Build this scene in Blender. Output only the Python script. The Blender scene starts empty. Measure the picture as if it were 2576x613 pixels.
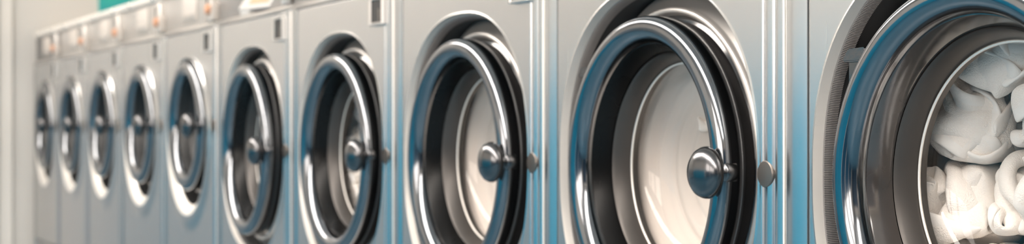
import bpy, bmesh, math, random
import numpy as np
from mathutils import Vector, Matrix
R = math.radians
PI = math.pi
scene = bpy.context.scene
COL = scene.collection

# ------------------------------------------------------------------ camera numbers (2576 x 613 frame)
FPX = 3976.0
TH = R(25.8)
UNIT = 0.72
D = 1.755 * UNIT
S0 = D * math.tan(TH) / UNIT
CAM_Z = 0.80
def X_at(t):
    return -(t - S0) * UNIT

# ------------------------------------------------------------------ materials
def new_mat(name):
    m = bpy.data.materials.new(name)
    m.use_nodes = True
    nt = m.node_tree
    return m, nt, nt.nodes['Principled BSDF']

def pmat(name, col, rough=0.5, metal=0.0, ior=None, coat=0.0, noise=None, bump=None, sheen=0.0):
    """noise = (scale vec, amount on roughness, amount on colour); bump = (scale vec, strength, distance)"""
    m, nt, b = new_mat(name)
    N, L = nt.nodes, nt.links
    b.inputs['Base Color'].default_value = (*col, 1)
    b.inputs['Roughness'].default_value = rough
    b.inputs['Metallic'].default_value = metal
    if ior: b.inputs['IOR'].default_value = ior
    b.inputs['Coat Weight'].default_value = coat
    if sheen:
        b.inputs['Sheen Weight'].default_value = sheen
        b.inputs['Sheen Roughness'].default_value = 0.6
    tc = N.new('ShaderNodeTexCoord')
    def nz(scale, detail=3):
        mp = N.new('ShaderNodeMapping')
        mp.inputs['Scale'].default_value = scale
        L.new(tc.outputs['Object'], mp.inputs['Vector'])
        n = N.new('ShaderNodeTexNoise')
        n.inputs['Scale'].default_value = 1.0
        n.inputs['Detail'].default_value = detail
        L.new(mp.outputs['Vector'], n.inputs['Vector'])
        return n
    if noise:
        n = nz(noise[0])
        mr = N.new('ShaderNodeMapRange')
        mr.inputs['To Min'].default_value = max(0.0, rough - noise[1])
        mr.inputs['To Max'].default_value = rough + noise[1]
        L.new(n.outputs['Fac'], mr.inputs['Value'])
        L.new(mr.outputs['Result'], b.inputs['Roughness'])
        if noise[2]:
            mx = N.new('ShaderNodeMix'); mx.data_type = 'RGBA'
            mx.inputs[6].default_value = (*[c * (1 - noise[2]) for c in col], 1)
            mx.inputs[7].default_value = (*[min(1, c * (1 + noise[2])) for c in col], 1)
            L.new(n.outputs['Fac'], mx.inputs[0])
            L.new(mx.outputs[2], b.inputs['Base Color'])
    if bump:
        n = nz(bump[0])
        bp = N.new('ShaderNodeBump')
        bp.inputs['Strength'].default_value = bump[1]
        bp.inputs['Distance'].default_value = bump[2]
        L.new(n.outputs['Fac'], bp.inputs['Height'])
        L.new(bp.outputs['Normal'], b.inputs['Normal'])
    return m

M = {}
M['steel'] = pmat('brushed_steel', (0.61, 0.61, 0.61), 0.27, 1.0, noise=((180, 5, 4), 0.008, 0.0))
M['post'] = pmat('post_steel', (0.58, 0.585, 0.59), 0.24, 1.0, noise=((80, 80, 3), 0.02, 0.0))
M['chrome'] = pmat('door_chrome', (0.22, 0.23, 0.245), 0.11, 1.0, noise=((30, 30, 30), 0.02, 0.05), bump=((14, 14, 14), 0.06, 0.006))
M['knob'] = pmat('knob_chrome', (0.14, 0.14, 0.145), 0.22, 1.0, noise=((50, 50, 50), 0.03, 0.05), bump=((60, 60, 60), 0.08, 0.004))
M['enamel'] = pmat('trim_satin', (0.94, 0.89, 0.83), 0.34, 0.5, noise=((6, 6, 60), 0.03, 0.02))
M['satin'] = pmat('satin_trim', (0.74, 0.71, 0.68), 0.30, 1.0, noise=((6, 6, 60), 0.03, 0.02))
M['tub_black'] = pmat('tub_ring_black', (0.012, 0.012, 0.012), 0.45, 0.0, noise=((20, 20, 20), 0.05, 0.1))
M['flange'] = pmat('flange_steel', (0.50, 0.475, 0.45), 0.32, 0.6, noise=((20, 20, 20), 0.03, 0.0))
M['black_gloss'] = pmat('black_gloss', (0.008, 0.008, 0.009), 0.10, 0.0, ior=1.9, noise=((12, 12, 12), 0.03, 0.3))
M['bezel'] = pmat('bezel_brown_reflection', (0.050, 0.043, 0.039), 0.12, 0.0, ior=2.0, noise=((16, 16, 16), 0.05, 0.3))  # brown base carries a warm wall's reflection as well as dust
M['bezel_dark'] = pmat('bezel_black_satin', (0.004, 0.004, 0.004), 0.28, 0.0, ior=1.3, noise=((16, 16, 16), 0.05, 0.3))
M['latch'] = pmat('latch_dull_steel', (0.17, 0.15, 0.135), 0.38, 0.8, noise=((50, 50, 50), 0.05, 0.05))
M['rubber'] = pmat('black_rubber', (0.022, 0.022, 0.023), 0.55, 0.0, noise=((40, 40, 40), 0.08, 0.2))
M['grey_rubber'] = pmat('grey_rubber_trim', (0.16, 0.15, 0.145), 0.5, 0.0, noise=((60, 60, 60), 0.08, 0.1))
M['tub'] = pmat('tub_ring_dark', (0.075, 0.068, 0.063), 0.38, 0.5, noise=((20, 20, 20), 0.05, 0.1))
M['drum'] = pmat('drum_steel', (0.80, 0.76, 0.72), 0.5, 0.0, noise=((8, 60, 8), 0.05, 0.03))
M['drum_shaded'] = pmat('drum_steel_shaded', (0.03, 0.028, 0.027), 0.4, 0.6, noise=((8, 60, 8), 0.05, 0.05))  # near-black copy of the drum steel: shade inside is put into the colour
M['panel'] = pmat('control_panel_grey', (0.43, 0.40, 0.37), 0.35, 0.25, noise=((30, 30, 30), 0.04, 0.04))
M['panel_dark'] = pmat('control_panel_charcoal', (0.09, 0.087, 0.083), 0.4, 0.2, noise=((30, 30, 30), 0.04, 0.06))
M['panel_big'] = pmat('control_panel_warm_grey', (0.27, 0.25, 0.235), 0.38, 0.2, noise=((30, 30, 30), 0.04, 0.04))
M['panel_mid'] = pmat('control_panel_dark_grey', (0.16, 0.15, 0.145), 0.4, 0.2, noise=((30, 30, 30), 0.04, 0.04))
M['white_plastic'] = pmat('white_plastic', (0.50, 0.48, 0.46), 0.35, 0.0, noise=((30, 30, 30), 0.04, 0.03))
M['card'] = pmat('instruction_card', (0.58, 0.52, 0.47), 0.5, 0.0, noise=((30, 30, 30), 0.04, 0.03))
M['orange'] = pmat('orange_plastic', (0.64, 0.33, 0.20), 0.35, 0.0, noise=((40, 40, 40), 0.04, 0.05))
M['slot'] = pmat('slot_dark', (0.02, 0.018, 0.017), 0.5, 0.0, noise=((40, 40, 40), 0.05, 0.2))
M['bolt'] = pmat('bolt_chrome', (0.7, 0.67, 0.63), 0.15, 1.0, noise=((90, 90, 90), 0.03, 0.0))
M['plinth'] = pmat('plinth_dark', (0.06, 0.06, 0.06), 0.6, 0.0, noise=((20, 20, 20), 0.1, 0.2))

# thin curved glass: transparent with a fresnel reflection
def glass_mat():
    m, nt, b = new_mat('door_glass')
    N, L = nt.nodes, nt.links
    N.remove(b)
    out = N['Material Output']
    tr = N.new('ShaderNodeBsdfTransparent'); tr.inputs['Color'].default_value = (0.98, 0.98, 0.975, 1)
    gl = N.new('ShaderNodeBsdfGlossy'); gl.inputs['Roughness'].default_value = 0.015
    gl.inputs['Color'].default_value = (0.95, 0.95, 0.95, 1)
    lw = N.new('ShaderNodeLayerWeight'); lw.inputs['Blend'].default_value = 0.5
    pw_ = N.new('ShaderNodeMath'); pw_.operation = 'POWER'; pw_.inputs[1].default_value = 5.0
    L.new(lw.outputs['Facing'], pw_.inputs[0])
    fr = N.new('ShaderNodeMath'); fr.operation = 'MULTIPLY_ADD'; fr.inputs[1].default_value = 0.55; fr.inputs[2].default_value = 0.035
    L.new(pw_.outputs[0], fr.inputs[0])
    n = N.new('ShaderNodeTexNoise'); n.inputs['Scale'].default_value = 6
    tc = N.new('ShaderNodeTexCoord'); L.new(tc.outputs['Object'], n.inputs['Vector'])
    bp = N.new('ShaderNodeBump'); bp.inputs['Strength'].default_value = 0.05; bp.inputs['Distance'].default_value = 0.01
    L.new(n.outputs['Fac'], bp.inputs['Height']); L.new(bp.outputs['Normal'], gl.inputs['Normal'])
    mx = N.new('ShaderNodeMixShader')
    L.new(fr.outputs[0], mx.inputs['Fac'])
    L.new(tr.outputs[0], mx.inputs[1]); L.new(gl.outputs[0], mx.inputs[2])
    L.new(mx.outputs[0], out.inputs['Surface'])
    return m
M['glass'] = glass_mat()

def towel_mat():
    m, nt, b = new_mat('terry_cloth')
    N, L = nt.nodes, nt.links
    tc = N.new('ShaderNodeTexCoord')
    n1 = N.new('ShaderNodeTexNoise'); n1.inputs['Scale'].default_value = 520; n1.inputs['Detail'].default_value = 2
    n2 = N.new('ShaderNodeTexNoise'); n2.inputs['Scale'].default_value = 14; n2.inputs['Detail'].default_value = 3
    for n in (n1, n2): L.new(tc.outputs['Object'], n.inputs['Vector'])
    mx = N.new('ShaderNodeMix'); mx.data_type = 'RGBA'
    mx.inputs[6].default_value = (0.91, 0.84, 0.775, 1); mx.inputs[7].default_value = (0.96, 0.91, 0.86, 1)
    L.new(n2.outputs['Fac'], mx.inputs[0]); L.new(mx.outputs[2], b.inputs['Base Color'])
    b.inputs['Roughness'].default_value = 0.95
    b.inputs['Sheen Weight'].default_value = 0.3
    bp = N.new('ShaderNodeBump'); bp.inputs['Strength'].default_value = 0.55; bp.inputs['Distance'].default_value = 0.003
    L.new(n1.outputs['Fac'], bp.inputs['Height']); L.new(bp.outputs['Normal'], b.inputs['Normal'])
    return m
M['towel'] = towel_mat()
M['damp'] = pmat('damp_laundry', (0.64, 0.575, 0.525), 0.85, 0.0, noise=((5, 5, 5), 0.05, 0.05))
M['hem'] = pmat('towel_hem', (0.90, 0.86, 0.82), 0.8, 0.0, noise=((300, 300, 300), 0.05, 0.03), bump=((600, 600, 600), 0.3, 0.001))

# ------------------------------------------------------------------ mesh helpers
def link(name, mesh, mat, parent=None, loc=None):
    o = bpy.data.objects.new(name, mesh)
    COL.objects.link(o)
    if mat is not None:
        for x in (mat if isinstance(mat, (list, tuple)) else [mat]):
            mesh.materials.append(x)
    if parent is not None: o.parent = parent
    if loc is not None: o.location = loc
    return o

def finish(bm, name, mat, parent=None, smooth=True, angle=35, loc=None, recalc=True):
    if recalc: bmesh.ops.recalc_face_normals(bm, faces=bm.faces)
    me = bpy.data.meshes.new(name)
    bm.to_mesh(me); bm.free()
    if smooth:
        me.polygons.foreach_set('use_smooth', [True] * len(me.polygons))
        if angle is not None: me.set_sharp_from_angle(angle=R(angle))
    return link(name, me, mat, parent, loc)

def add_box(bm, x0, x1, y0, y1, z0, z1, bev=0.0, seg=2, mi=0):
    tmp = bmesh.new()
    r = bmesh.ops.create_cube(tmp, size=1.0)
    bmesh.ops.scale(tmp, vec=(x1 - x0, y1 - y0, z1 - z0), verts=tmp.verts)
    bmesh.ops.translate(tmp, vec=((x0 + x1) / 2, (y0 + y1) / 2, (z0 + z1) / 2), verts=tmp.verts)
    if bev > 0:
        bmesh.ops.bevel(tmp, geom=tmp.edges[:], offset=bev, segments=seg, profile=0.5, affect='EDGES')
    merge(bm, tmp, mi)

def merge(bm, tmp, mi=0):
    vm = {}
    for v in tmp.verts: vm[v] = bm.verts.new(v.co)
    for f in tmp.faces:
        nf = bm.faces.new([vm[v] for v in f.verts]); nf.material_index = mi
    tmp.free()

def add_lathe(bm, prof, n=128, cx=0.0, cz=0.0, close=False, mod=None, mi=0):
    """revolve (r, y) about the y axis through (cx, cz); mod(j, i, r, y) may change a point"""
    rings = []
    for i, (r, y) in enumerate(prof):
        if r < 1e-6:
            rings.append([bm.verts.new((cx, y, cz))]); continue
        ring = []
        for j in range(n):
            a = 2 * PI * j / n
            rr, yy = (r, y) if mod is None else mod(j, i, r, y)
            ring.append(bm.verts.new((cx + rr * math.cos(a), yy, cz + rr * math.sin(a))))
        rings.append(ring)
    idx = list(range(len(rings)))
    pairs = list(zip(idx[:-1], idx[1:])) + ([(idx[-1], idx[0])] if close else [])
    for a, b in pairs:
        A, B = rings[a], rings[b]
        for j in range(n):
            k = (j + 1) % n
            if len(A) == 1 and len(B) == 1: continue
            if len(A) == 1: f = bm.faces.new((A[0], B[j], B[k]))
            elif len(B) == 1: f = bm.faces.new((A[j], B[0], A[k]))
            else: f = bm.faces.new((A[j], B[j], B[k], A[k]))
            f.material_index = mi

def arc(cr, cy, rad, a0, a1, n):
    return [(cr + rad * math.cos(R(a0 + (a1 - a0) * i / n)), cy + rad * math.sin(R(a0 + (a1 - a0) * i / n))) for i in range(n + 1)]

def empty(name, loc, label, cat, group=None):
    o = bpy.data.objects.new(name, None); COL.objects.link(o)
    o.empty_display_size = 0.1
    o.location = loc
    tag(o, label, cat, group)
    return o
def tag(o, label, cat, group=None):
    o['label'] = label; o['category'] = cat
    if group: o['group'] = group
    return o
def struct(o):
    o['kind'] = 'structure'; return o

# ------------------------------------------------------------------ washing machine
def front_panel_mesh(hw, z0, z1, cz, rings, shape, n=160, th=0.012):
    """flat sheet with a formed round opening. rings: (centre z offset, radius, y), from the inside out"""
    bm = bmesh.new()
    c0 = rings[-1][0]
    angs = [2 * PI * j / n for j in range(n)]
    zc = cz + c0
    for sx, zz in ((1, z1), (-1, z1), (-1, z0), (1, z0)):      # snap the nearest ray to each corner
        a = math.atan2(zz - zc, sx * hw) % (2 * PI)
        k = min(range(n), key=lambda j: abs(angs[j] - a)); angs[k] = a
    loops = []
    for (dz, r, y) in rings:
        loops.append([bm.verts.new((shape(a, r) * math.cos(a), y, cz + dz + shape(a, r) * math.sin(a))) for a in angs])
    def rect(inset, y):
        out = []
        for a in angs:
            c, s = math.cos(a), math.sin(a)
            tx = (hw - inset) / abs(c) if abs(c) > 1e-9 else 1e9
            tz = ((z1 - inset - zc) / s if s > 1e-9 else (z0 + inset - zc) / s if s < -1e-9 else 1e9)
            t = min(tx, tz)
            out.append(bm.verts.new((t * c, y, zc + t * s)))
        return out
    y = rings[-1][2]
    loops.append(rect(0.006, y)); loops.append(rect(0.003, y)); loops.append(rect(0.0005, y + 0.002)); loops.append(rect(0.0, y + 0.005)); loops.append(rect(0.0, y + th))
    for A, B in zip(loops[:-1], loops[1:]):
        for j in range(n):
            k = (j + 1) % n
            bm.faces.new((A[j], B[j], B[k], A[k]))
    return bm

def post_mesh(w, z0, z1, side, bulge=0.0065, corner=0.012):
    """rounded upright at the cabinet's front corner: plan profile extruded in z. side=+1: right post"""
    bm = bmesh.new()
    prof = []
    n = 28 if side > 0 else 14
    prof.append((0.0, 0.014))
    for i in range(n + 1):
        u = i / n
        x = u * w
        y = 0.002 - bulge * (abs(math.sin(2 * PI * u)) ** 0.7 * 0.6 if side > 0 else math.sin(PI * min(1.0, u * 0.86 + 0.07)) ** 0.8)
        prof.append((x, y))
    prof += [(w + 0.0008, 0.012), (w + 0.0008, 0.05), (0.0, 0.05)]
    top, bot = [], []
    for x, y in prof:
        X = (x - w) * side
        bot.append(bm.verts.new((X, y, z0))); top.append(bm.verts.new((X, y, z1)))
    k = len(prof)
    for i in range(k):
        j = (i + 1) % k
        bm.faces.new((bot[i], bot[j], top[j], top[i]))
    bm.faces.new(top); bm.faces.new(bot)
    return bm

def make_machine(kind, root):
    big = kind == 'big'
    W = UNIT if big else 0.67
    hw = W / 2 - 0.0015
    DC = 0.733 if big else 0.80            # door centre height
    k = 1.0 if big else 0.873              # door scale
    TOP = 1.10                             # top of the front sheet
    pw = 0.048 if big else 0.034           # upright width
    phw = hw - pw - 0.0015
    depth = 0.74
    P = lambda bm, name, mat, parent=root, **kw: finish(bm, name, mat, parent, **kw)

    # cabinet: two sides, back, bottom, top
    bm = bmesh.new()
    add_box(bm, -hw, -hw + 0.004, 0.05, depth, 0.10, 1.20)
    add_box(bm, hw - 0.004, hw, 0.05, depth, 0.10, 1.20)
    add_box(bm, -hw + 0.004, hw - 0.004, depth - 0.004, depth, 0.10, 1.20)
    add_box(bm, -hw + 0.004, hw - 0.004, 0.05, depth - 0.004, 0.10, 0.104)
    P(bm, 'cabinet', M['steel'], smooth=False)
    bm = bmesh.new()
    add_box(bm, -hw + 0.01, hw - 0.01, 0.04, depth - 0.02, 0.0, 0.0995, 0.004)
    P(bm, 'plinth', M['plinth'])
    bm = bmesh.new()
    add_box(bm, -phw, phw, 0.004, 0.02, 0.104, 0.245, 0.003)
    P(bm, 'kick_panel', M['steel'])

    # uprights
    for s in (-1, 1):
        bm = post_mesh(pw, 0.104, TOP - 0.003, s)
        P(bm, 'upright', M['post'], loc=(s * hw, 0, 0), angle=40)

    bm = bmesh.new()
    add_box(bm, hw - 0.0020, hw + 0.0012, -0.0015, 0.0035, 0.104, TOP - 0.003, 0.0012, 2)
    P(bm, 'joint_bead', M['enamel'])
    # formed front sheet
    if big:       # (centre offset, radius, y): inner lip, crest of the roll, outer edge of the embossing
        IN, CR, OU = (0.0, 0.2935, 0.0125), (0.0, 0.2970, -0.001), (0.0, 0.3010, 0.0)
    else:
        IN, CR, OU = (-0.022, 0.2335, 0.008), (-0.036, 0.2510, -0.009), (-0.062, 0.2830, 0.0)
    o1, R1, LY = IN
    def opening(a, r):
        """plan of the opening: a superellipse a little wider than tall on the large washers, a circle on the small"""
        if not big: return r
        n_ = 2.35
        return r / ((abs(math.cos(a))) ** n_ + (abs(math.sin(a)) * 1.035) ** n_) ** (1 / n_)
    rings = [(o1, R1 - 0.002, LY + 0.006), IN]
    m = 7
    for i in range(1, m + 1):                               # inner roll up to the crest
        f = i / m
        e = f if big else 1 - (1 - f) ** 1.35
        rings.append((IN[0] + (CR[0] - IN[0]) * f, IN[1] + (CR[1] - IN[1]) * f, IN[2] + (CR[2] - IN[2]) * e))
    ncut = len(rings) - 1
    m = 8
    for i in range(1, m + 1):                               # embossed slope back to the flat sheet
        f = i / m
        e = f * f * (3 - 2 * f)
        rings.append((CR[0] + (OU[0] - CR[0]) * f, CR[1] + (OU[1] - CR[1]) * f, CR[2] + (OU[2] - CR[2]) * e))
    rings.append((OU[0], OU[1] + 0.002, 0.0))
    bm = front_panel_mesh(phw, 0.25, TOP - 0.004, DC, rings[ncut:], opening)
    P(bm, 'front_panel', M['steel'], angle=50)
    bm = bmesh.new()
    tau = [2 * PI * j / 160 for j in range(160)]
    loops = [[bm.verts.new((opening(a, r) * math.cos(a), y, DC + dz + opening(a, r) * math.sin(a))) for a in tau] for (dz, r, y) in rings[:ncut + 1]]
    for A_, B_ in zip(loops[:-1], loops[1:]):
        for j in range(160):
            bm.faces.new((A_[j], B_[j], B_[(j + 1) % 160], A_[(j + 1) % 160]))
    P(bm, 'opening_trim', M['enamel'], angle=50)

    # ribbed edge trim just inside the rolled edge, then a dark well
    if big:
        nr = 1560
        bm = bmesh.new()
        add_lathe(bm, [(R1 + 0.001, LY), (R1 - 0.002, LY + 0.0005), (R1 - 0.005, LY + 0.005), (R1 - 0.007, LY + 0.0145), (R1 - 0.002, LY + 0.018)], nr, 0, DC + o1,
                  mod=lambda j, i, r, y: (opening(2 * PI * j / nr, r) - (0.0016 if (j % 2 and i in (1, 2, 3)) else 0), y))
        P(bm, 'ribbed_trim', M['grey_rubber'], angle=25)
    bm = bmesh.new()
    w1 = R1 - (0.005 if big else 0.001)
    add_lathe(bm, [(w1, LY + 0.013 if big else LY + 0.008), (w1 - 0.001, 0.075), (w1 - 0.006, 0.082), (0.20 * k, 0.085)], 128, 0, DC + o1,
              mod=lambda j, i, r, y: (opening(2 * PI * j / 128, r) if i < 3 else r, y))
    P(bm, 'door_well', M['rubber'])

    # ---- door: chrome ring is the part, the rest its sub-parts
    ro = 0.237 * k
    ri = (0.195 if big else 0.152)
    mid, half = (ro + ri) / 2, (ro - ri) / 2
    prof = [(ro - 0.003, 0.022), (ro, 0.014)]
    nseg = 22
    for i in range(nseg + 1):
        a = PI * i / nseg
        ca, sa = math.cos(a), math.sin(a)
        prof.append((mid + half * math.copysign(abs(ca) ** 0.85, ca) + 0.004 * sa, 0.004 - 0.026 * sa ** 0.85))
    prof += [(ri + 0.0005, 0.007), (ri + 0.003, 0.016)]
    bm = bmesh.new(); add_lathe(bm, prof, 160, 0, DC)
    door = P(bm, 'door', M['chrome'], angle=60)
    # dark neck between the ring and the rear flange
    bm = bmesh.new()
    add_lathe(bm, [(ro - 0.0035, 0.018), (ro - 0.006, 0.024), (ro - 0.006, 0.040), (ro + 0.004, 0.046)], 128, 0, DC)
    P(bm, 'door_neck', M['black_gloss'], door)
    # rear flange with rolled bright edge
    bm = bmesh.new()
    fr = 0.247 if big else 0.212
    fo = 0.281 if big else 0.224
    fy = 0.060 if big else 0.052
    add_lathe(bm, [(ro - 0.005, 0.050), (fr - 0.008, 0.045), (fr - 0.0065, 0.038), (fr - 0.003, 0.0335), (fr + 0.001, 0.0325), (fr + 0.0045, 0.0355), (fr + 0.006, 0.0395),
                   (fr + 0.008, 0.043), (fo - 0.002, fy - 0.002), (fo, fy), (fo - 0.001, fy + 0.008)], 160, 0, DC)
    P(bm, 'door_flange', M['flange'] if big else M['black_gloss'], door, angle=60)
    # glossy black bezel inside the ring
    bm = bmesh.new()
    b1 = 0.182 if big else 0.143
    g = b1 - 0.018
    add_lathe(bm, [(ri + 0.0015, 0.006), (ri - 0.001, 0.0062), (ri - 0.002, 0.008), (b1 + 0.001, 0.033), (b1, 0.037)], 160, 0, DC)
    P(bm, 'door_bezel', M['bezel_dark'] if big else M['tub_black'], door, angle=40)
    # dark seal and bright rim holding the glass
    bm = bmesh.new()
    add_lathe(bm, [(b1 + 0.001, 0.039), (b1 - 0.003, 0.036), (b1 - 0.007, 0.041), (g + 0.005, 0.062), (g + 0.003, 0.069), (g + 0.003, 0.079)], 128, 0, DC)
    P(bm, 'glass_seal', M['tub'] if big else M['tub_black'], door, angle=40)
    bm = bmesh.new()
    add_lathe(bm, arc(g + 0.0012, 0.0655, 0.0018, 0, 360, 10)[:-1], 128, 0, DC, close=True)
    P(bm, 'glass_rim', M['enamel'], door, angle=None)
    # bowl glass
    bm = bmesh.new()
    add_lathe(bm, [(g + 0.001, 0.065), (g - 0.002, 0.080), (g - 0.007, 0.092), (g - 0.018, 0.104), (g - 0.036, 0.112), (g - 0.07, 0.117), (0.04, 0.1195), (0.0, 0.120)], 128, 0, DC)
    P(bm, 'door_glass', M['glass'], door, angle=None)
    # knob handle on its stem, on the ring's right side
    kx, kz = (0.226 if big else 0.190), DC
    ky = 0.011 if big else 0.0
    bm = bmesh.new()
    add_lathe(bm, [(0.017, 0.004), (0.017, -0.0115), (0.015, -0.0145), (0.0115, -0.0175), (0.0100, -0.034 + ky), (0.0, -0.034 + ky)], 32, kx, kz)
    P(bm, 'knob_stem', M['knob'], door)
    bm = bmesh.new()
    kr = 0.0375
    kp = [(0.0, -0.0295), (0.0125, -0.0300), (0.020, -0.0330), (0.030, -0.0400), (0.0355, -0.0450), (kr, -0.0495), (0.0368, -0.0540), (0.0335, -0.0605), (0.027, -0.0660), (0.017, -0.0698), (0.007, -0.0716), (0.0, -0.0720)]
    add_lathe(bm, [(r_, y_ + ky) for r_, y_ in kp], 48, kx, kz)
    P(bm, 'knob', M['knob'], door, angle=50)

    # hinge brackets, left side
    for sgn in (1, -1):
        hx, hz = (-0.2195, 0.157 * sgn) if big else (-0.192, 0.125 * sgn)
        hk = 1.0 if big else 0.85
        tmp = bmesh.new()
        ol = [(-0.020, -0.008), (-0.020, -0.036), (-0.012, -0.052), (0.000, -0.056), (0.012, -0.040), (0.022, -0.010), (0.022, 0.004), (-0.014, 0.004)]
        lo = [tmp.verts.new((x, 0.000, z * sgn)) for x, z in ol]; hi = [tmp.verts.new((x, 0.060, z * sgn)) for x, z in ol]
        for i in range(len(ol)):
            j = (i + 1) % len(ol); tmp.faces.new((lo[i], lo[j], hi[j], hi[i]))
        tmp.faces.new(lo); tmp.faces.new(hi)
        bmesh.ops.bevel(tmp, geom=tmp.edges[:], offset=0.0025, segments=2, affect='EDGES')
        bmesh.ops.scale(tmp, vec=(hk, 1, hk), verts=tmp.verts)
        bmesh.ops.translate(tmp, vec=(hx, 0.012, DC + hz), verts=tmp.verts)
        hinge = P(tmp, 'hinge', M['black_gloss'])
        tmp = bmesh.new()
        ol = [(-0.023, -0.009), (-0.022, -0.003), (-0.013, 0.008), (0.020, 0.009), (0.024, 0.004), (0.022, -0.009)]
        lo = [tmp.verts.new((x, -0.001, z * sgn)) for x, z in ol]; hi = [tmp.verts.new((x, 0.045, z * sgn)) for x, z in ol]
        for i in range(len(ol)):
            j = (i + 1) % len(ol); tmp.faces.new((lo[i], lo[j], hi[j], hi[i]))
        tmp.faces.new(lo); tmp.faces.new(hi)
        bmesh.ops.bevel(tmp, geom=tmp.edges[:], offset=0.002, segments=2, affect='EDGES')
        bmesh.ops.scale(tmp, vec=(hk, 1, hk), verts=tmp.verts)
        bmesh.ops.translate(tmp, vec=(hx, 0.006, DC + hz), verts=tmp.verts)
        P(tmp, 'hinge_cap', M['knob'], hinge)
    # round latch boss on the sheet's right edge
    bm = bmesh.new()
    add_lathe(bm, [(0.0185, 0.004), (0.0185, -0.002), (0.0172, -0.0032), (0.010, -0.0036), (0.0, -0.0037)], 40, hw - pw + 0.006, DC)
    P(bm, 'latch_boss', M['latch'], angle=30)

    # tub front and drum
    to, ti = (0.272, 0.226) if big else (0.236, 0.172)
    bm = bmesh.new()
    add_lathe(bm, [(to, 0.110), (to, 0.098), (ti + 0.004, 0.095), (ti, 0.099), (ti, 0.106), (ti + 0.004, 0.110)], 128, 0, DC)
    P(bm, 'tub_front', M['tub'] if big else M['tub_black'])
    dr = 0.262 if big else 0.225
    bm = bmesh.new()
    prof = [(dr, 0.112)]
    yy = 0.112
    while yy < 0.50:                                        # rolled grooves round the drum
        prof += [(dr, yy + 0.050), (dr - 0.004, yy + 0.054), (dr - 0.004, yy + 0.060), (dr, yy + 0.064)]
        yy += 0.066
    prof += [(dr, yy + 0.02), (dr - 0.012, yy + 0.032)]
    for q in range(5):
        rr = dr - 0.02 - q * 0.045
        prof += [(rr, yy + 0.036), (rr - 0.012, yy + 0.030), (rr - 0.024, yy + 0.036)]
    prof += [(0.0, yy + 0.036)]
    add_lathe(bm, prof, 128, 0, DC)
    drum = P(bm, 'drum', M['drum'] if big else M['drum_shaded'], angle=40)
    for q in range(3):                                      # lifters
        a = R(100 + 120 * q)
        tmp = bmesh.new()
        add_box(tmp, -0.022, 0.022, 0.19, 0.46, -0.012, 0.016, 0.006, 3)
        bmesh.ops.rotate(tmp, cent=(0, 0, 0), matrix=Matrix.Rotation(-(a + PI / 2), 3, 'Y'), verts=tmp.verts)
        bmesh.ops.translate(tmp, vec=((dr - 0.0145) * math.cos(a), 0, DC + (dr - 0.0145) * math.sin(a)), verts=tmp.verts)
        P(tmp, 'lifter', M['drum'] if big else M['drum_shaded'], drum)

    # coin slot, upper right corner
    sx = hw - 0.082
    bm = bmesh.new()
    x0, x1, z0, z1 = sx - 0.040, sx + 0.044, 1.022, 1.084
    bw_ = 0.006
    for (a0, a1, c0, c1) in ((x0, x0 + 0.012, z0, z1), (x1 - bw_, x1, z0, z1), (x0 + 0.012, x1 - bw_, z0, z0 + bw_), (x0 + 0.012, x1 - bw_, z1 - bw_, z1)):
        add_box(bm, a0, a1, -0.0125, 0.001, c0, c1, 0.0015, 1)
    slot = P(bm, 'coin_slot', M['satin'])
    bm = bmesh.new()
    add_box(bm, x0 + 0.012, x1 - bw_, -0.0092, -0.0070, z0 + bw_, z1 - bw_)
    P(bm, 'slot_recess', M['slot'], slot, smooth=False)
    bm = bmesh.new()
    add_box(bm, sx + 0.016, sx + 0.026, -0.0115, -0.0094, z0 + 0.008, z0 + 0.036, 0.001, 1)
    P(bm, 'coin_slide', M['latch'], slot)

    # control head above the front sheet
    HT = 1.225 if big is False else 1.26
    bm = bmesh.new()
    add_box(bm, -hw, hw, -0.003, 0.03, TOP - 0.003, TOP + 0.010, 0.002, 2)
    P(bm, 'seam_strip', M['satin'])
    bm = bmesh.new()
    if big:
        add_box(bm, -hw, -0.122, 0.006, 0.13, TOP + 0.0105, HT, 0.003, 2)
    else:
        add_box(bm, -hw, hw, 0.010, 0.045, TOP + 0.0105, HT, 0.003, 2)
    head = P(bm, 'control_panel', M['panel_big'] if big else M['panel'])
    bm = bmesh.new()
    add_box(bm, -hw, hw, 0.0, depth, HT + 0.0005, HT + 0.028, 0.008, 3)
    P(bm, 'top_cover', M['enamel'])
    for q in (-0.22, 0.20):
        bm = bmesh.new()
        add_lathe(bm, [(0.0, -0.007), (0.005, -0.006), (0.008, -0.003), (0.009, 0.0), (0.009, 0.003)], 20, q * W * 1.3, HT + 0.014)
        P(bm, 'bolt', M['bolt'], angle=None)
    # coin plate and reject button at the right end
    cx = hw - 0.060
    if not big:
        bm = bmesh.new()
        add_box(bm, cx - 0.050, cx + 0.018, -0.006, 0.011, TOP + 0.012, HT - 0.006, 0.004, 2)
        plate = P(bm, 'coin_plate', M['satin'])
        bm = bmesh.new()
        add_box(bm, cx - 0.030, cx - 0.024, -0.0075, -0.0055, TOP + 0.060, HT - 0.020, 0.0005, 1)
        P(bm, 'coin_opening', M['slot'], plate)
    bx = hw - 0.022
    bz = TOP + 0.036
    bm = bmesh.new()
    add_box(bm, bx - 0.018, bx + 0.018, -0.016, 0.004 if big else 0.011, bz - 0.022, bz + 0.030, 0.005, 2)
    bez = P(bm, 'button_housing', M['white_plastic'] if big else M['card'])
    if big:
        bm = bmesh.new()
        add_box(bm, bx - 0.014, bx + 0.014, 0.0045, 0.0845, bz - 0.018, bz + 0.024, 0.003, 2)
        P(bm, 'button_bracket', M['panel_dark'])
    bm = bmesh.new()
    add_lathe(bm, [(0.0, -0.030), (0.010, -0.0295), (0.0145, -0.027), (0.016, -0.022), (0.016, -0.0155)], 28, bx, bz + 0.012)
    P(bm, 'button', M['orange'], bez)
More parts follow.
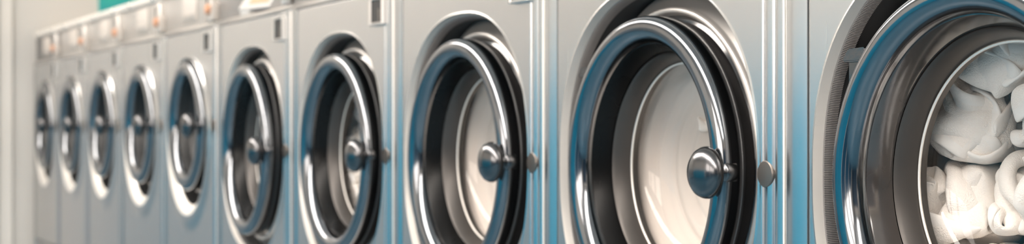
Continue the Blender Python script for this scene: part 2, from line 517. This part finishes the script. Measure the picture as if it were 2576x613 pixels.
    if not big:
        # framed instruction card and its key row
        bm = bmesh.new()
        add_box(bm, -0.10, 0.075, 0.004, 0.0105, TOP + 0.030, HT - 0.010, 0.003, 2)
        card = P(bm, 'instruction_card', M['card'])
        bm = bmesh.new()
        for i in range(4):
            add_box(bm, -0.092 + i * 0.041, -0.060 + i * 0.041, 0.0005, 0.0045, TOP + 0.036, TOP + 0.052, 0.002, 1)
        P(bm, 'key_row', M['panel'], card)
    else:
        # charcoal back panel and the sloping dispenser lid with its card
        bm = bmesh.new()
        add_box(bm, -0.1215, hw, 0.085, 0.13, TOP + 0.0105, HT, 0.003, 2)
        P(bm, 'charcoal_panel', M['panel_dark'])
        bm = bmesh.new()
        x0, x1 = -0.112, 0.182
        YB0, YT0 = -0.004, 0.068
        pts = [(YB0 + 0.002, TOP + 0.026), (YB0, TOP + 0.031), (YT0, HT - 0.004), (0.0845, HT - 0.004), (0.0845, TOP + 0.026)]
        A = [bm.verts.new((x0, y, z)) for y, z in pts]; B = [bm.verts.new((x1, y, z)) for y, z in pts]
        for i in range(len(pts)):
            j = (i + 1) % len(pts); bm.faces.new((A[i], A[j], B[j], B[i]))
        bm.faces.new(A); bm.faces.new(B)
        droop = lambda x: -0.011 * max(0.0, (x - x0) / (x1 - x0))
        for v_ in bm.verts: v_.co.z += droop(v_.co.x)
        lid = P(bm, 'dispenser_lid', M['white_plastic'], smooth=False)
        # card lies on the sloping face
        d = Vector((0, YT0 - YB0, HT - 0.004 - TOP - 0.031)); ln = d.length; d.normalize()
        nrm = Vector((0, -d.z, d.y))
        def quad(xa, xb, ua, ub, off):
            bmq = bmesh.new()
            o0_ = Vector((0, YB0, TOP + 0.031))
            c = [o0_ + d * u + Vector((x, 0, 0)) + nrm * h for h in (0.0001, off) for (x, u) in ((xa, ua), (xb, ua), (xb, ub), (xa, ub))]
            v = [bmq.verts.new(p + Vector((0, 0, droop(p.x)))) for p in c]
            for f in ((0, 1, 2, 3), (4, 5, 6, 7), (0, 1, 5, 4), (1, 2, 6, 5), (2, 3, 7, 6), (3, 0, 4, 7)):
                bmq.faces.new([v[q] for q in f])
            return bmq
        P(quad(-0.030, 0.150, 0.013, ln - 0.014, 0.0015), 'orange_card', M['yellow_card'], lid, smooth=False)
        bm = bmesh.new()
        add_box(bm, -0.105, -0.015, -0.002, 0.060, TOP + 0.0105, TOP + 0.0255, 0.003, 2)
        P(bm, 'dispenser_latch', M['white_plastic'])
    return root

M['yellow_card'] = pmat('yellow_card', (0.42, 0.29, 0.155), 0.5, 0.0, noise=((30, 30, 30), 0.04, 0.05))

BIG_T = [(2.3, 3.3), (3.3, 4.3), (4.3, 5.3), (5.3, 6.3), (6.3, 7.3)]
SM_T = [7.3 + i * 0.9306 for i in range(6)]
ROW = 'stainless front-loading washers in the row'
BL = ['large steel washer at right edge of the frame, packed with white towels',
      'large steel washer second from right, white cloth showing behind its chrome knob',
      'large steel washer third from right, smooth pale laundry filling its glass',
      'large steel washer fourth from right, white laundry at the right of its glass',
      'large steel washer farthest of the large ones, next to the smaller washers']
SL = ['small steel washer nearest of the smaller ones, next to the large ones',
      'small steel washer second nearest of the smaller ones with orange button above',
      'small steel washer third of the smaller ones, counted from the larger washers',
      'small steel washer next to last, one washer away from the end one',
      'small steel washer farthest away, at the left end beside the wall']

def copy_tree(o, parent=None):
    c = o.copy(); COL.objects.link(c)
    if parent is not None: c.parent = parent
    for ch in list(o.children): copy_tree(ch, c)
    return c

proto = None
MX = []
for i, (a, b) in enumerate(BIG_T):
    x = (X_at(a) + X_at(b)) / 2
    MX.append(x)
    if proto is None:
        proto = empty('washing_machine', (x, 0, 0), BL[0], 'washing machine', ROW)
        make_machine('big', proto)
    else:
        o = copy_tree(proto); o.location = (x, 0, 0); o['label'] = BL[i]
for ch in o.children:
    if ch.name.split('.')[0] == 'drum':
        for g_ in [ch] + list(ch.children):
            g_.material_slots[0].link = 'OBJECT'; g_.material_slots[0].material = M['drum_shaded']  # fifth drum's dark inside is painted in by colour
# the nearest bezel is shinier; its browner colour stands for wall reflection and dust
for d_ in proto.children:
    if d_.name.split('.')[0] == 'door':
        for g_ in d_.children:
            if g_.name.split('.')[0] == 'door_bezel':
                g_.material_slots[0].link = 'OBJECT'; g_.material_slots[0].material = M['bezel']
# the fifth washer's door is not fully shut: swing it about its hinge side
for ch in o.children:
    if ch.name.startswith('door') and ch.name.split('.')[0] == 'door':
        an = -R(2.0); h = Vector((-0.235, 0.030, 0))
        ch.rotation_euler = (0, 0, an)
        ch.location = h - Matrix.Rotation(an, 3, 'Z') @ h
sproto = None
for i in range(5):
    x = (X_at(SM_T[i]) + X_at(SM_T[i + 1])) / 2
    if sproto is None:
        sproto = empty('washing_machine', (x, 0, 0), SL[0], 'washing machine', ROW)
        make_machine('small', sproto)
    else:
        o = copy_tree(sproto); o.location = (x, 0, 0); o['label'] = SL[i]
        if i == 4:
            for ch in o.children:
                if ch.name.split('.')[0] == 'control_panel':
                    ch.material_slots[0].link = 'OBJECT'; ch.material_slots[0].material = M['panel_mid']

# ------------------------------------------------------------------ crumpled towels (a small cloth relaxation, packed cell by cell)
def crumple(center, others, seed, nu=34, nv=26, sp=0.0145, rad=0.085, dom=None, iters=170):
    rng = np.random.default_rng(seed)
    u, v = np.meshgrid(np.arange(nu), np.arange(nv), indexing='ij')
    P0 = np.stack([(u - nu / 2) * sp, (v - nv / 2) * sp, 0 * u], -1).reshape(-1, 3).astype(float)
    P0[:, 2] += 0.02 * np.sin(P0[:, 0] * 23 + rng.uniform(0, 6)) * np.cos(P0[:, 1] * 27 + rng.uniform(0, 6))
    q, _ = np.linalg.qr(rng.normal(size=(3, 3)))
    p = P0 @ q.T + center + rng.normal(size=P0.shape) * 0.003
    idx = np.arange(nu * nv).reshape(nu, nv)
    cons = []
    def addc(A, B, L, k):
        A, B = A.reshape(-1), B.reshape(-1)
        cons.append((A, B, L, k))
    for par in (0, 1):
        addc(idx[par:-1:2, :], idx[par + 1::2, :][:idx[par:-1:2, :].shape[0]], sp, 0.9)
        addc(idx[:, par:-1:2], idx[:, par + 1::2][:, :idx[:, par:-1:2].shape[1]], sp, 0.9)
        addc(idx[par:-1:2, :-1], idx[par + 1::2, 1:][:idx[par:-1:2, :-1].shape[0]], sp * 1.414, 0.35)
    for par in range(3):
        a = idx[par:-2:3, :]; b = idx[par + 2::3, :][:a.shape[0]]; addc(a[:b.shape[0]], b, sp * 2, 0.10)
        a = idx[:, par:-2:3]; b = idx[:, par + 2::3][:, :a.shape[1]]; addc(a[:, :b.shape[1]], b, sp * 2, 0.10)
    dirs = []
    for oc in others:
        dv = np.array(oc) - center
        dirs.append((dv / np.linalg.norm(dv), np.linalg.norm(dv) / 2 - 0.0042))
    n = len(p)
    vel = np.zeros_like(p)
    axis = rng.normal(size=3); axis /= np.linalg.norm(axis)
    for it in range(iters):
        f = it / iters
        R_t = 0.24 + (rad - 0.24) * min(1, f * 2.0)
        old = p.copy()
        rel = p - center
        p = p + vel * 0.85 + rel * (-0.0012 if f < 0.55 else 0.0025)
        if f < 0.5: p += np.cross(axis, rel) * 0.03 * (rel @ axis)[:, None] / 0.1
        for _ in range(3):
            for A, B, L, k in cons:
                d = p[B] - p[A]
                l = np.linalg.norm(d, axis=1) + 1e-9
                c = (k * 0.5 * (l - L) / l)[:, None] * d
                p[A] += c; p[B] -= c
        if it % 2 == 0 and f > 0.2:                           # keep folds apart
            sq = (p * p).sum(1)
            d2 = sq[:, None] + sq[None, :] - 2 * p @ p.T
            ii, jj = np.where(np.triu(d2 < 0.0125 ** 2, 1))
            if len(ii):
                d = p[jj] - p[ii]; l = np.linalg.norm(d, axis=1) + 1e-9
                c = (0.35 * (0.0125 - l) / l)[:, None] * d
                np.add.at(p, ii, -c * 0.5); np.add.at(p, jj, c * 0.5)
        rel = p - center; l = np.linalg.norm(rel, axis=1)
        over = l > R_t
        p[over] = center + rel[over] / l[over][:, None] * R_t
        if f > 0.3:
            for dv, h in dirs:
                s = (p - center) @ dv - h
                m_ = s > 0
                p[m_] -= s[m_][:, None] * dv
            if dom is not None: p = dom(p)
        vel = np.clip(p - old, -0.01, 0.01)
    return p.reshape(nu, nv, 3)

def towel_object(name, pts, loc):
    nu, nv, _ = pts.shape
    me = bpy.data.meshes.new(name)
    verts = [tuple(x) for x in pts.reshape(-1, 3)]
    faces, mi = [], []
    for i in range(nu - 1):
        for j in range(nv - 1):
            faces.append((i * nv + j, (i + 1) * nv + j, (i + 1) * nv + j + 1, i * nv + j + 1))
            mi.append(1 if (i == 0 or j == 0 or i == nu - 2 or j == nv - 2) else 0)
    me.from_pydata(verts, [], faces)
    me.polygons.foreach_set('use_smooth', [True] * len(faces))
    me.polygons.foreach_set('material_index', mi)
    o = link(name, me, [M['towel'], M['hem']], None, loc)
    s = o.modifiers.new('thick', 'SOLIDIFY'); s.thickness = 0.0075; s.offset = 0.0
    ss = o.modifiers.new('soft', 'SUBSURF'); ss.levels = 1; ss.render_levels = 2
    return o

DCB = 0.733
def drum_dom(p):
    """stay inside the drum, behind the bowl glass (machine-local coordinates)"""
    q = p.copy()
    x, y, z = q[:, 0], q[:, 1], q[:, 2] - DCB
    r = np.sqrt(x * x + z * z) + 1e-9
    lim = 0.222
    k_ = np.minimum(1, lim / r)
    x, z = x * k_, z * k_
    r = np.minimum(r, lim)
    ymin = 0.130 - np.clip((r - 0.150) / 0.038, 0, 1) * 0.034
    y = np.clip(y, ymin, 0.50)
    return np.stack([x, y, z + DCB], 1)

# centres of the towels seen through the nearest glass (x, y, z - door centre), machine-local
CELLS = [(-0.188, 0.140, -0.040), (-0.168, 0.142, 0.080), (-0.112, 0.150, 0.158), (-0.158, 0.142, -0.140), (-0.080, 0.178, -0.020),
         (-0.060, 0.180, 0.078), (-0.070, 0.178, -0.120), (0.005, 0.185, 0.165), (0.030, 0.182, 0.020), (0.030, 0.184, -0.090),
         (0.120, 0.185, 0.095), (0.135, 0.190, -0.040), (0.070, 0.190, -0.180), (-0.060, 0.165, -0.205)]
TL = ['white terry towel at the left rim of the nearest glass, mid height',
      'white terry towel at the upper left rim of the nearest glass',
      'white terry towel at the top left of the heap in the nearest washer',
      'white terry towel at the lower left rim of the nearest glass',
      'white terry towel in the middle left of the heap in nearest washer',
      'white terry towel with a curling fold in the upper middle of the nearest heap',
      'white terry towel low in the middle of the heap in nearest washer',
      'white terry towel topmost in the heap behind the nearest glass',
      'white terry towel at the right frame edge, level with the knobs',
      'white terry towel at the lower right of the heap, near the frame corner',
      'white terry towel at the far upper right inside the nearest drum',
      'white terry towel pressed to the right side of the nearest drum',
      'white terry towel at the bottom right inside the nearest drum',
      'white terry towel at the very bottom left of the nearest heap']
cw = [np.array((c[0], c[1], DCB + c[2])) for c in CELLS]
towels = []
for i, c in enumerate(cw):
    pts = crumple(c, [o for j, o in enumerate(cw) if j != i], 11 + i, rad=0.112, dom=drum_dom)
    o = towel_object('towel', pts - c, (MX[0] + c[0], c[1], c[2]))
    tag(o, TL[i], 'towel', 'white towels in the nearest washer')
    towels.append(o)
TL2 = ['white towel glimpsed deep at the left of the nearest drum, behind front towels', 'white towel glimpsed deep in the lower part of the nearest drum',
       'white towel glimpsed deep in the upper part of the nearest drum']
for src, (x, y, z), an, txt in ((4, (-0.135, 0.385, -0.010), 0.8, TL2[0]), (8, (-0.060, 0.385, -0.140), 1.9, TL2[1]), (9, (-0.030, 0.385, 0.138), 2.9, TL2[2])):
    o = towels[src].copy(); COL.objects.link(o)
    o.location = (MX[0] + x, y, DCB + z); o.rotation_euler = (0.3, an, 0.2); o['label'] = txt
def towel_copy(src, mi, loc, rot, label, sc=1.0):
    o = towels[src].copy(); COL.objects.link(o)
    o.location = (MX[mi] + loc[0], loc[1], DCB + loc[2]); o.rotation_euler = rot; o.scale = (sc, sc, sc)
    o['label'] = label; o['group'] = 'white laundry in the other washers'
towel_copy(5, 1, (-0.050, 0.172, 0.072), (0.6, 0.4, 1.0), 'white cloth in second washer from right, behind the chrome knob', 0.72)
for src, txt in ((0, 'at the left rim of the glass'), (1, 'high on the left of the drum'), (2, 'topmost in the drum'),
                 (3, 'lowest on the left of the drum'), (4, 'in the middle of the drum'), (6, 'low in the middle of the drum')):
    c = CELLS[src]; an = R(14)
    ca, sa = math.cos(an), math.sin(an)
    towel_copy(src, 3, (c[0] * ca + c[2] * sa, c[1], -c[0] * sa + c[2] * ca), (0, an, 0), 'white towel in the fourth washer from right, ' + txt)

def spun_laundry(mi, seed, label):
    """damp laundry plastered round the drum after a spin: a soft ring of folds just behind the glass"""
    rng = random.Random(seed)
    n = 220
    prof = [(0.226, 0.40), (0.228, 0.30), (0.226, 0.16), (0.221, 0.114), (0.213, 0.098), (0.201, 0.090), (0.186, 0.090), (0.177, 0.099), (0.171, 0.114), (0.160, 0.127), (0.140, 0.136), (0.115, 0.146), (0.092, 0.158), (0.066, 0.172), (0.040, 0.184), (0.018, 0.192), (0.0, 0.194)]
    fine = []
    for (a, b) in zip(prof[:-1], prof[1:]):
        for q in range(5):
            f = q / 5
            fine.append((a[0] + (b[0] - a[0]) * f, a[1] + (b[1] - a[1]) * f))
    fine.append(prof[-1])
    ph = [rng.uniform(0, 6.28) for _ in range(8)]
    def mod(j, i, r, y):
        a = 2 * PI * j / n
        dy = 0.6 * 0.0035 * math.sin(r * 210 + 1.2 * math.sin(a + ph[0]) + ph[1]) + 0.6 * 0.004 * math.sin(2 * a + ph[2] + r * 30) + 0.6 * 0.0025 * math.sin(r * 420 + 2 * math.sin(2 * a + ph[3]))
        k_ = min(1.0, r / 0.06) if y < 0.25 else 0.0
        return r, y + dy * k_
    bm = bmesh.new(); add_lathe(bm, fine, n, 0, 0, mod=mod)
    o = finish(bm, 'laundry_load', M['damp'], None, angle=None, loc=(MX[mi], 0, DCB))
    tag(o, label, 'laundry')
spun_laundry(1, 3, 'pale damp laundry spun round the drum of the second washer from right')
spun_laundry(2, 5, 'pale damp laundry spun round the drum of the third washer from right')
# ------------------------------------------------------------------ room
XL = X_at(12.02)          # end wall
XR = 3.6
YB, YF = 0.80, -3.3       # wall behind the washers, wall across the aisle
ZC = 2.75
M['floor'] = pmat('floor_vinyl', (0.055, 0.15, 0.22), 0.35, 0.0, noise=((3, 3, 3), 0.05, 0.12))
M['wall'] = pmat('wall_paint', (0.62, 0.59, 0.55), 0.6, 0.0, noise=((3, 3, 3), 0.05, 0.03))
M['wall_far'] = pmat('wall_paint_far', (0.72, 0.68, 0.63), 0.6, 0.0, noise=((3, 3, 3), 0.05, 0.03))
M['trim'] = pmat('white_trim', (0.60, 0.57, 0.55), 0.45, 0.0, noise=((8, 8, 8), 0.05, 0.02))
M['blue'] = pmat('blue_wainscot', (0.022, 0.38, 0.60), 0.4, 0.0, noise=((3, 3, 3), 0.05, 0.1))
M['wall_light'] = pmat('wall_paint_light', (0.74, 0.67, 0.60), 0.6, 0.0, noise=((3, 3, 3), 0.05, 0.03))
M['grey_dado'] = pmat('grey_dado', (0.34, 0.38, 0.41), 0.5, 0.0, noise=((3, 3, 3), 0.05, 0.05))
M['navy_dado'] = pmat('navy_dado', (0.012, 0.10, 0.19), 0.4, 0.0, noise=((3, 3, 3), 0.05, 0.1))
M['navy'] = pmat('navy_wall_paint', (0.012, 0.045, 0.085), 0.5, 0.0, noise=((3, 3, 3), 0.05, 0.1))
BLUE = [(-7.9, -7.1), (-7.05, -4.72), (-4.67, -2.3), (-2.1, -0.7), (-0.5, 1.0), (1.2, 2.9)]
M['ceil'] = pmat('ceiling_paint', (0.82, 0.80, 0.78), 0.7, 0.0, noise=((3, 3, 3), 0.05, 0.02))

def box_obj(name, x0, x1, y0, y1, z0, z1, mat, bev=0.0):
    bm = bmesh.new(); add_box(bm, x0, x1, y0, y1, z0, z1, bev, 1)
    return finish(bm, name, mat, None, smooth=bev > 0)
struct(box_obj('floor', XL, XR, YF, YB, -0.10, -0.0005, M['floor']))
struct(box_obj('ceiling', XL, XR, YF, YB, ZC, ZC + 0.1, M['ceil']))
struct(box_obj('wall_left', XL - 0.1, XL, YF, YB, -0.1, ZC + 0.1, M['wall']))
struct(box_obj('wall_back', XL, XR, YB, YB + 0.1, -0.1, ZC + 0.1, M['wall']))
# wall across the aisle: blue dado between pale piers, a run of tall windows above
WZ0, WZ1 = 1.05, 2.45
PX = [-2.1, -0.55, 1.0, 2.4]
bm = bmesh.new()
add_box(bm, XL, PX[0] - 0.11, YF - 0.12, YF, -0.1, ZC + 0.1)
add_box(bm, PX[0] - 0.11, XR, YF - 0.12, YF, -0.1, WZ0)
add_box(bm, PX[0] - 0.11, XR, YF - 0.12, YF, WZ1, ZC + 0.1)
for i, x in enumerate(PX):
    add_box(bm, x - 0.11, x + 0.11 if i < len(PX) - 1 else XR, YF - 0.12, YF, WZ0, WZ1)
struct(finish(bm, 'wall_front', M['wall_far'], None, smooth=False))
nt_ = 1
for i in range(len(PX) - 1):
    x0, x1 = PX[i] + 0.11, PX[i + 1] - 0.11
    bm = bmesh.new()
    e = 0.045
    for (p, q, c, d) in ((x0, x0 + e, WZ0, WZ1), (x1 - e, x1, WZ0, WZ1), (x0 + e, x1 - e, WZ0, WZ0 + e), (x0 + e, x1 - e, WZ1 - e, WZ1)):
        add_box(bm, p, q, YF - 0.09, YF - 0.02, c, d)
    struct(finish(bm, 'window_%d' % (i + 1), M['trim'], None, smooth=False))
for x0, x1 in BLUE:
    struct(box_obj('trim_%d' % nt_, x0, x1, YF + 0.0005, YF + 0.03, 0.0, 1.02, M['grey_dado'] if x1 < -7.05 else M['blue'] if x1 < -2.2 else M['navy_dado'], 0.006)); nt_ += 1
struct(box_obj('wall_right', XR, XR + 0.1, YF - 0.12, YB + 0.1, -0.1, ZC + 0.1, M['wall_light']))
struct(box_obj('trim_7', XR - 0.04, XR - 0.0005, YF + 0.04, -0.75, 0.0, 2.2, M['navy'], 0.006))
struct(box_obj('trim_8', XL + 0.0005, XL + 0.03, YF + 0.04, -0.45, 0.0, 0.95, M['grey_dado'], 0.006))
struct(box_obj('trim_9', XL + 0.0005, XL + 0.06, YF + 0.04, -0.45, 0.951, 0.99, M['trim'], 0.006))
# stepped casing on the end wall, left of the row
cy = -0.02
struct(box_obj('trim_%d' % nt_, XL + 0.0005, XL + 0.035, -0.35, -0.165, 0.0, ZC, M['trim'], 0.006))
nt_ += 1
struct(box_obj('trim_%d' % nt_, XL + 0.0005, XL + 0.018, -0.164, -0.095, 0.0, ZC, M['wall_far'], 0.005))

# teal poster on the end wall
def poster_mat():
    m, nt, b = new_mat('teal_poster')
    N, L = nt.nodes, nt.links
    tc = N.new('ShaderNodeTexCoord')
    n = N.new('ShaderNodeTexNoise'); n.inputs['Scale'].default_value = 5
    L.new(tc.outputs['Object'], n.inputs['Vector'])
    cr = N.new('ShaderNodeValToRGB')
    cr.color_ramp.elements[0].position = 0.35; cr.color_ramp.elements[0].color = (0.0, 0.27, 0.36, 1)
    cr.color_ramp.elements[1].position = 0.65; cr.color_ramp.elements[1].color = (0.03, 0.42, 0.36, 1)
    L.new(n.outputs['Fac'], cr.inputs['Fac']); L.new(cr.outputs['Color'], b.inputs['Base Color'])
    b.inputs['Roughness'].default_value = 0.4
    return m
o = box_obj('wall_poster', XL + 0.0005, XL + 0.012, 0.32, 0.72, 1.25, 1.95, poster_mat(), 0.002)
tag(o, 'teal green poster on the end wall above the farthest washers', 'poster')

# ceiling lamps
def emis(name, col, st):
    m, nt, b = new_mat(name)
    b.inputs['Base Color'].default_value = (*col, 1)
    b.inputs['Emission Color'].default_value = (*col, 1)
    b.inputs['Emission Strength'].default_value = st
    return m
LAMP = emis('lamp_diffuser', (1.0, 0.91, 0.83), 13.0)
lp = None
for i, x in enumerate((-7.0, -5.2, -3.4, -1.6, 0.2, 2.0)):
    if lp is None:
        lp = empty('ceiling_lamp', (x, -1.6, ZC), 'white ceiling lamp panel over the aisle', 'lamp', 'ceiling lamps over the aisle')
        bm = bmesh.new()
        add_box(bm, -0.89, 0.89, -0.42, -0.40, -0.05, -0.0005); add_box(bm, -0.89, 0.89, 0.40, 0.42, -0.05, -0.0005)
        add_box(bm, -0.89, -0.87, -0.40, 0.40, -0.05, -0.0005); add_box(bm, 0.87, 0.89, -0.40, 0.40, -0.05, -0.0005)
        finish(bm, 'lamp_frame', M['trim'], lp, smooth=False)
        bm = bmesh.new(); add_box(bm, -0.8695, 0.8695, -0.3995, 0.3995, -0.045, -0.02)
        finish(bm, 'diffuser', LAMP, lp, smooth=False)
    else:
        o = copy_tree(lp); o.location = (x, -1.6, ZC)

# daylight through the windows
ld = bpy.data.lights.new('window_daylight', 'AREA'); ld.shape = 'RECTANGLE'
ld.size = PX[-1] - PX[0]; ld.size_y = WZ1 - WZ0; ld.energy = 95; ld.color = (1.0, 0.88, 0.77)
lo = bpy.data.objects.new('window_daylight', ld); COL.objects.link(lo)
lo.location = ((PX[0] + PX[-1]) / 2, YF - 0.14, (WZ0 + WZ1) / 2); lo.rotation_euler = (R(90), 0, 0)

w = bpy.data.worlds.new('sky'); scene.world = w; w.use_nodes = True
bg = w.node_tree.nodes['Background']; bg.inputs['Color'].default_value = (0.9, 0.93, 1.0, 1); bg.inputs['Strength'].default_value = 1.0

# ------------------------------------------------------------------ camera
cd = bpy.data.cameras.new('camera'); cam = bpy.data.objects.new('camera', cd); COL.objects.link(cam)
cam.location = (0, -D, CAM_Z)
view = Vector((-math.cos(TH), math.sin(TH), 0))
cam.rotation_euler = view.to_track_quat('-Z', 'Y').to_euler()
cd.sensor_fit = 'HORIZONTAL'; cd.sensor_width = 36.0
cd.lens = FPX / 2576 * 36.0
cd.shift_y = 8.5 / 2576
cd.clip_start = 0.05
cd.dof.use_dof = True; cd.dof.focus_distance = 1.98; cd.dof.aperture_fstop = 4.75
scene.camera = cam

vs = scene.view_settings
vs.view_transform = 'Standard'; vs.look = 'None'; vs.gamma = 1.0; vs.use_curve_mapping = False
vs.exposure = 0.22
cy_ = scene.cycles
cy_.max_bounces = 12; cy_.glossy_bounces = 8; cy_.transparent_max_bounces = 16; cy_.diffuse_bounces = 5
cy_.sample_clamp_indirect = 8.0
cy_.use_denoising = True
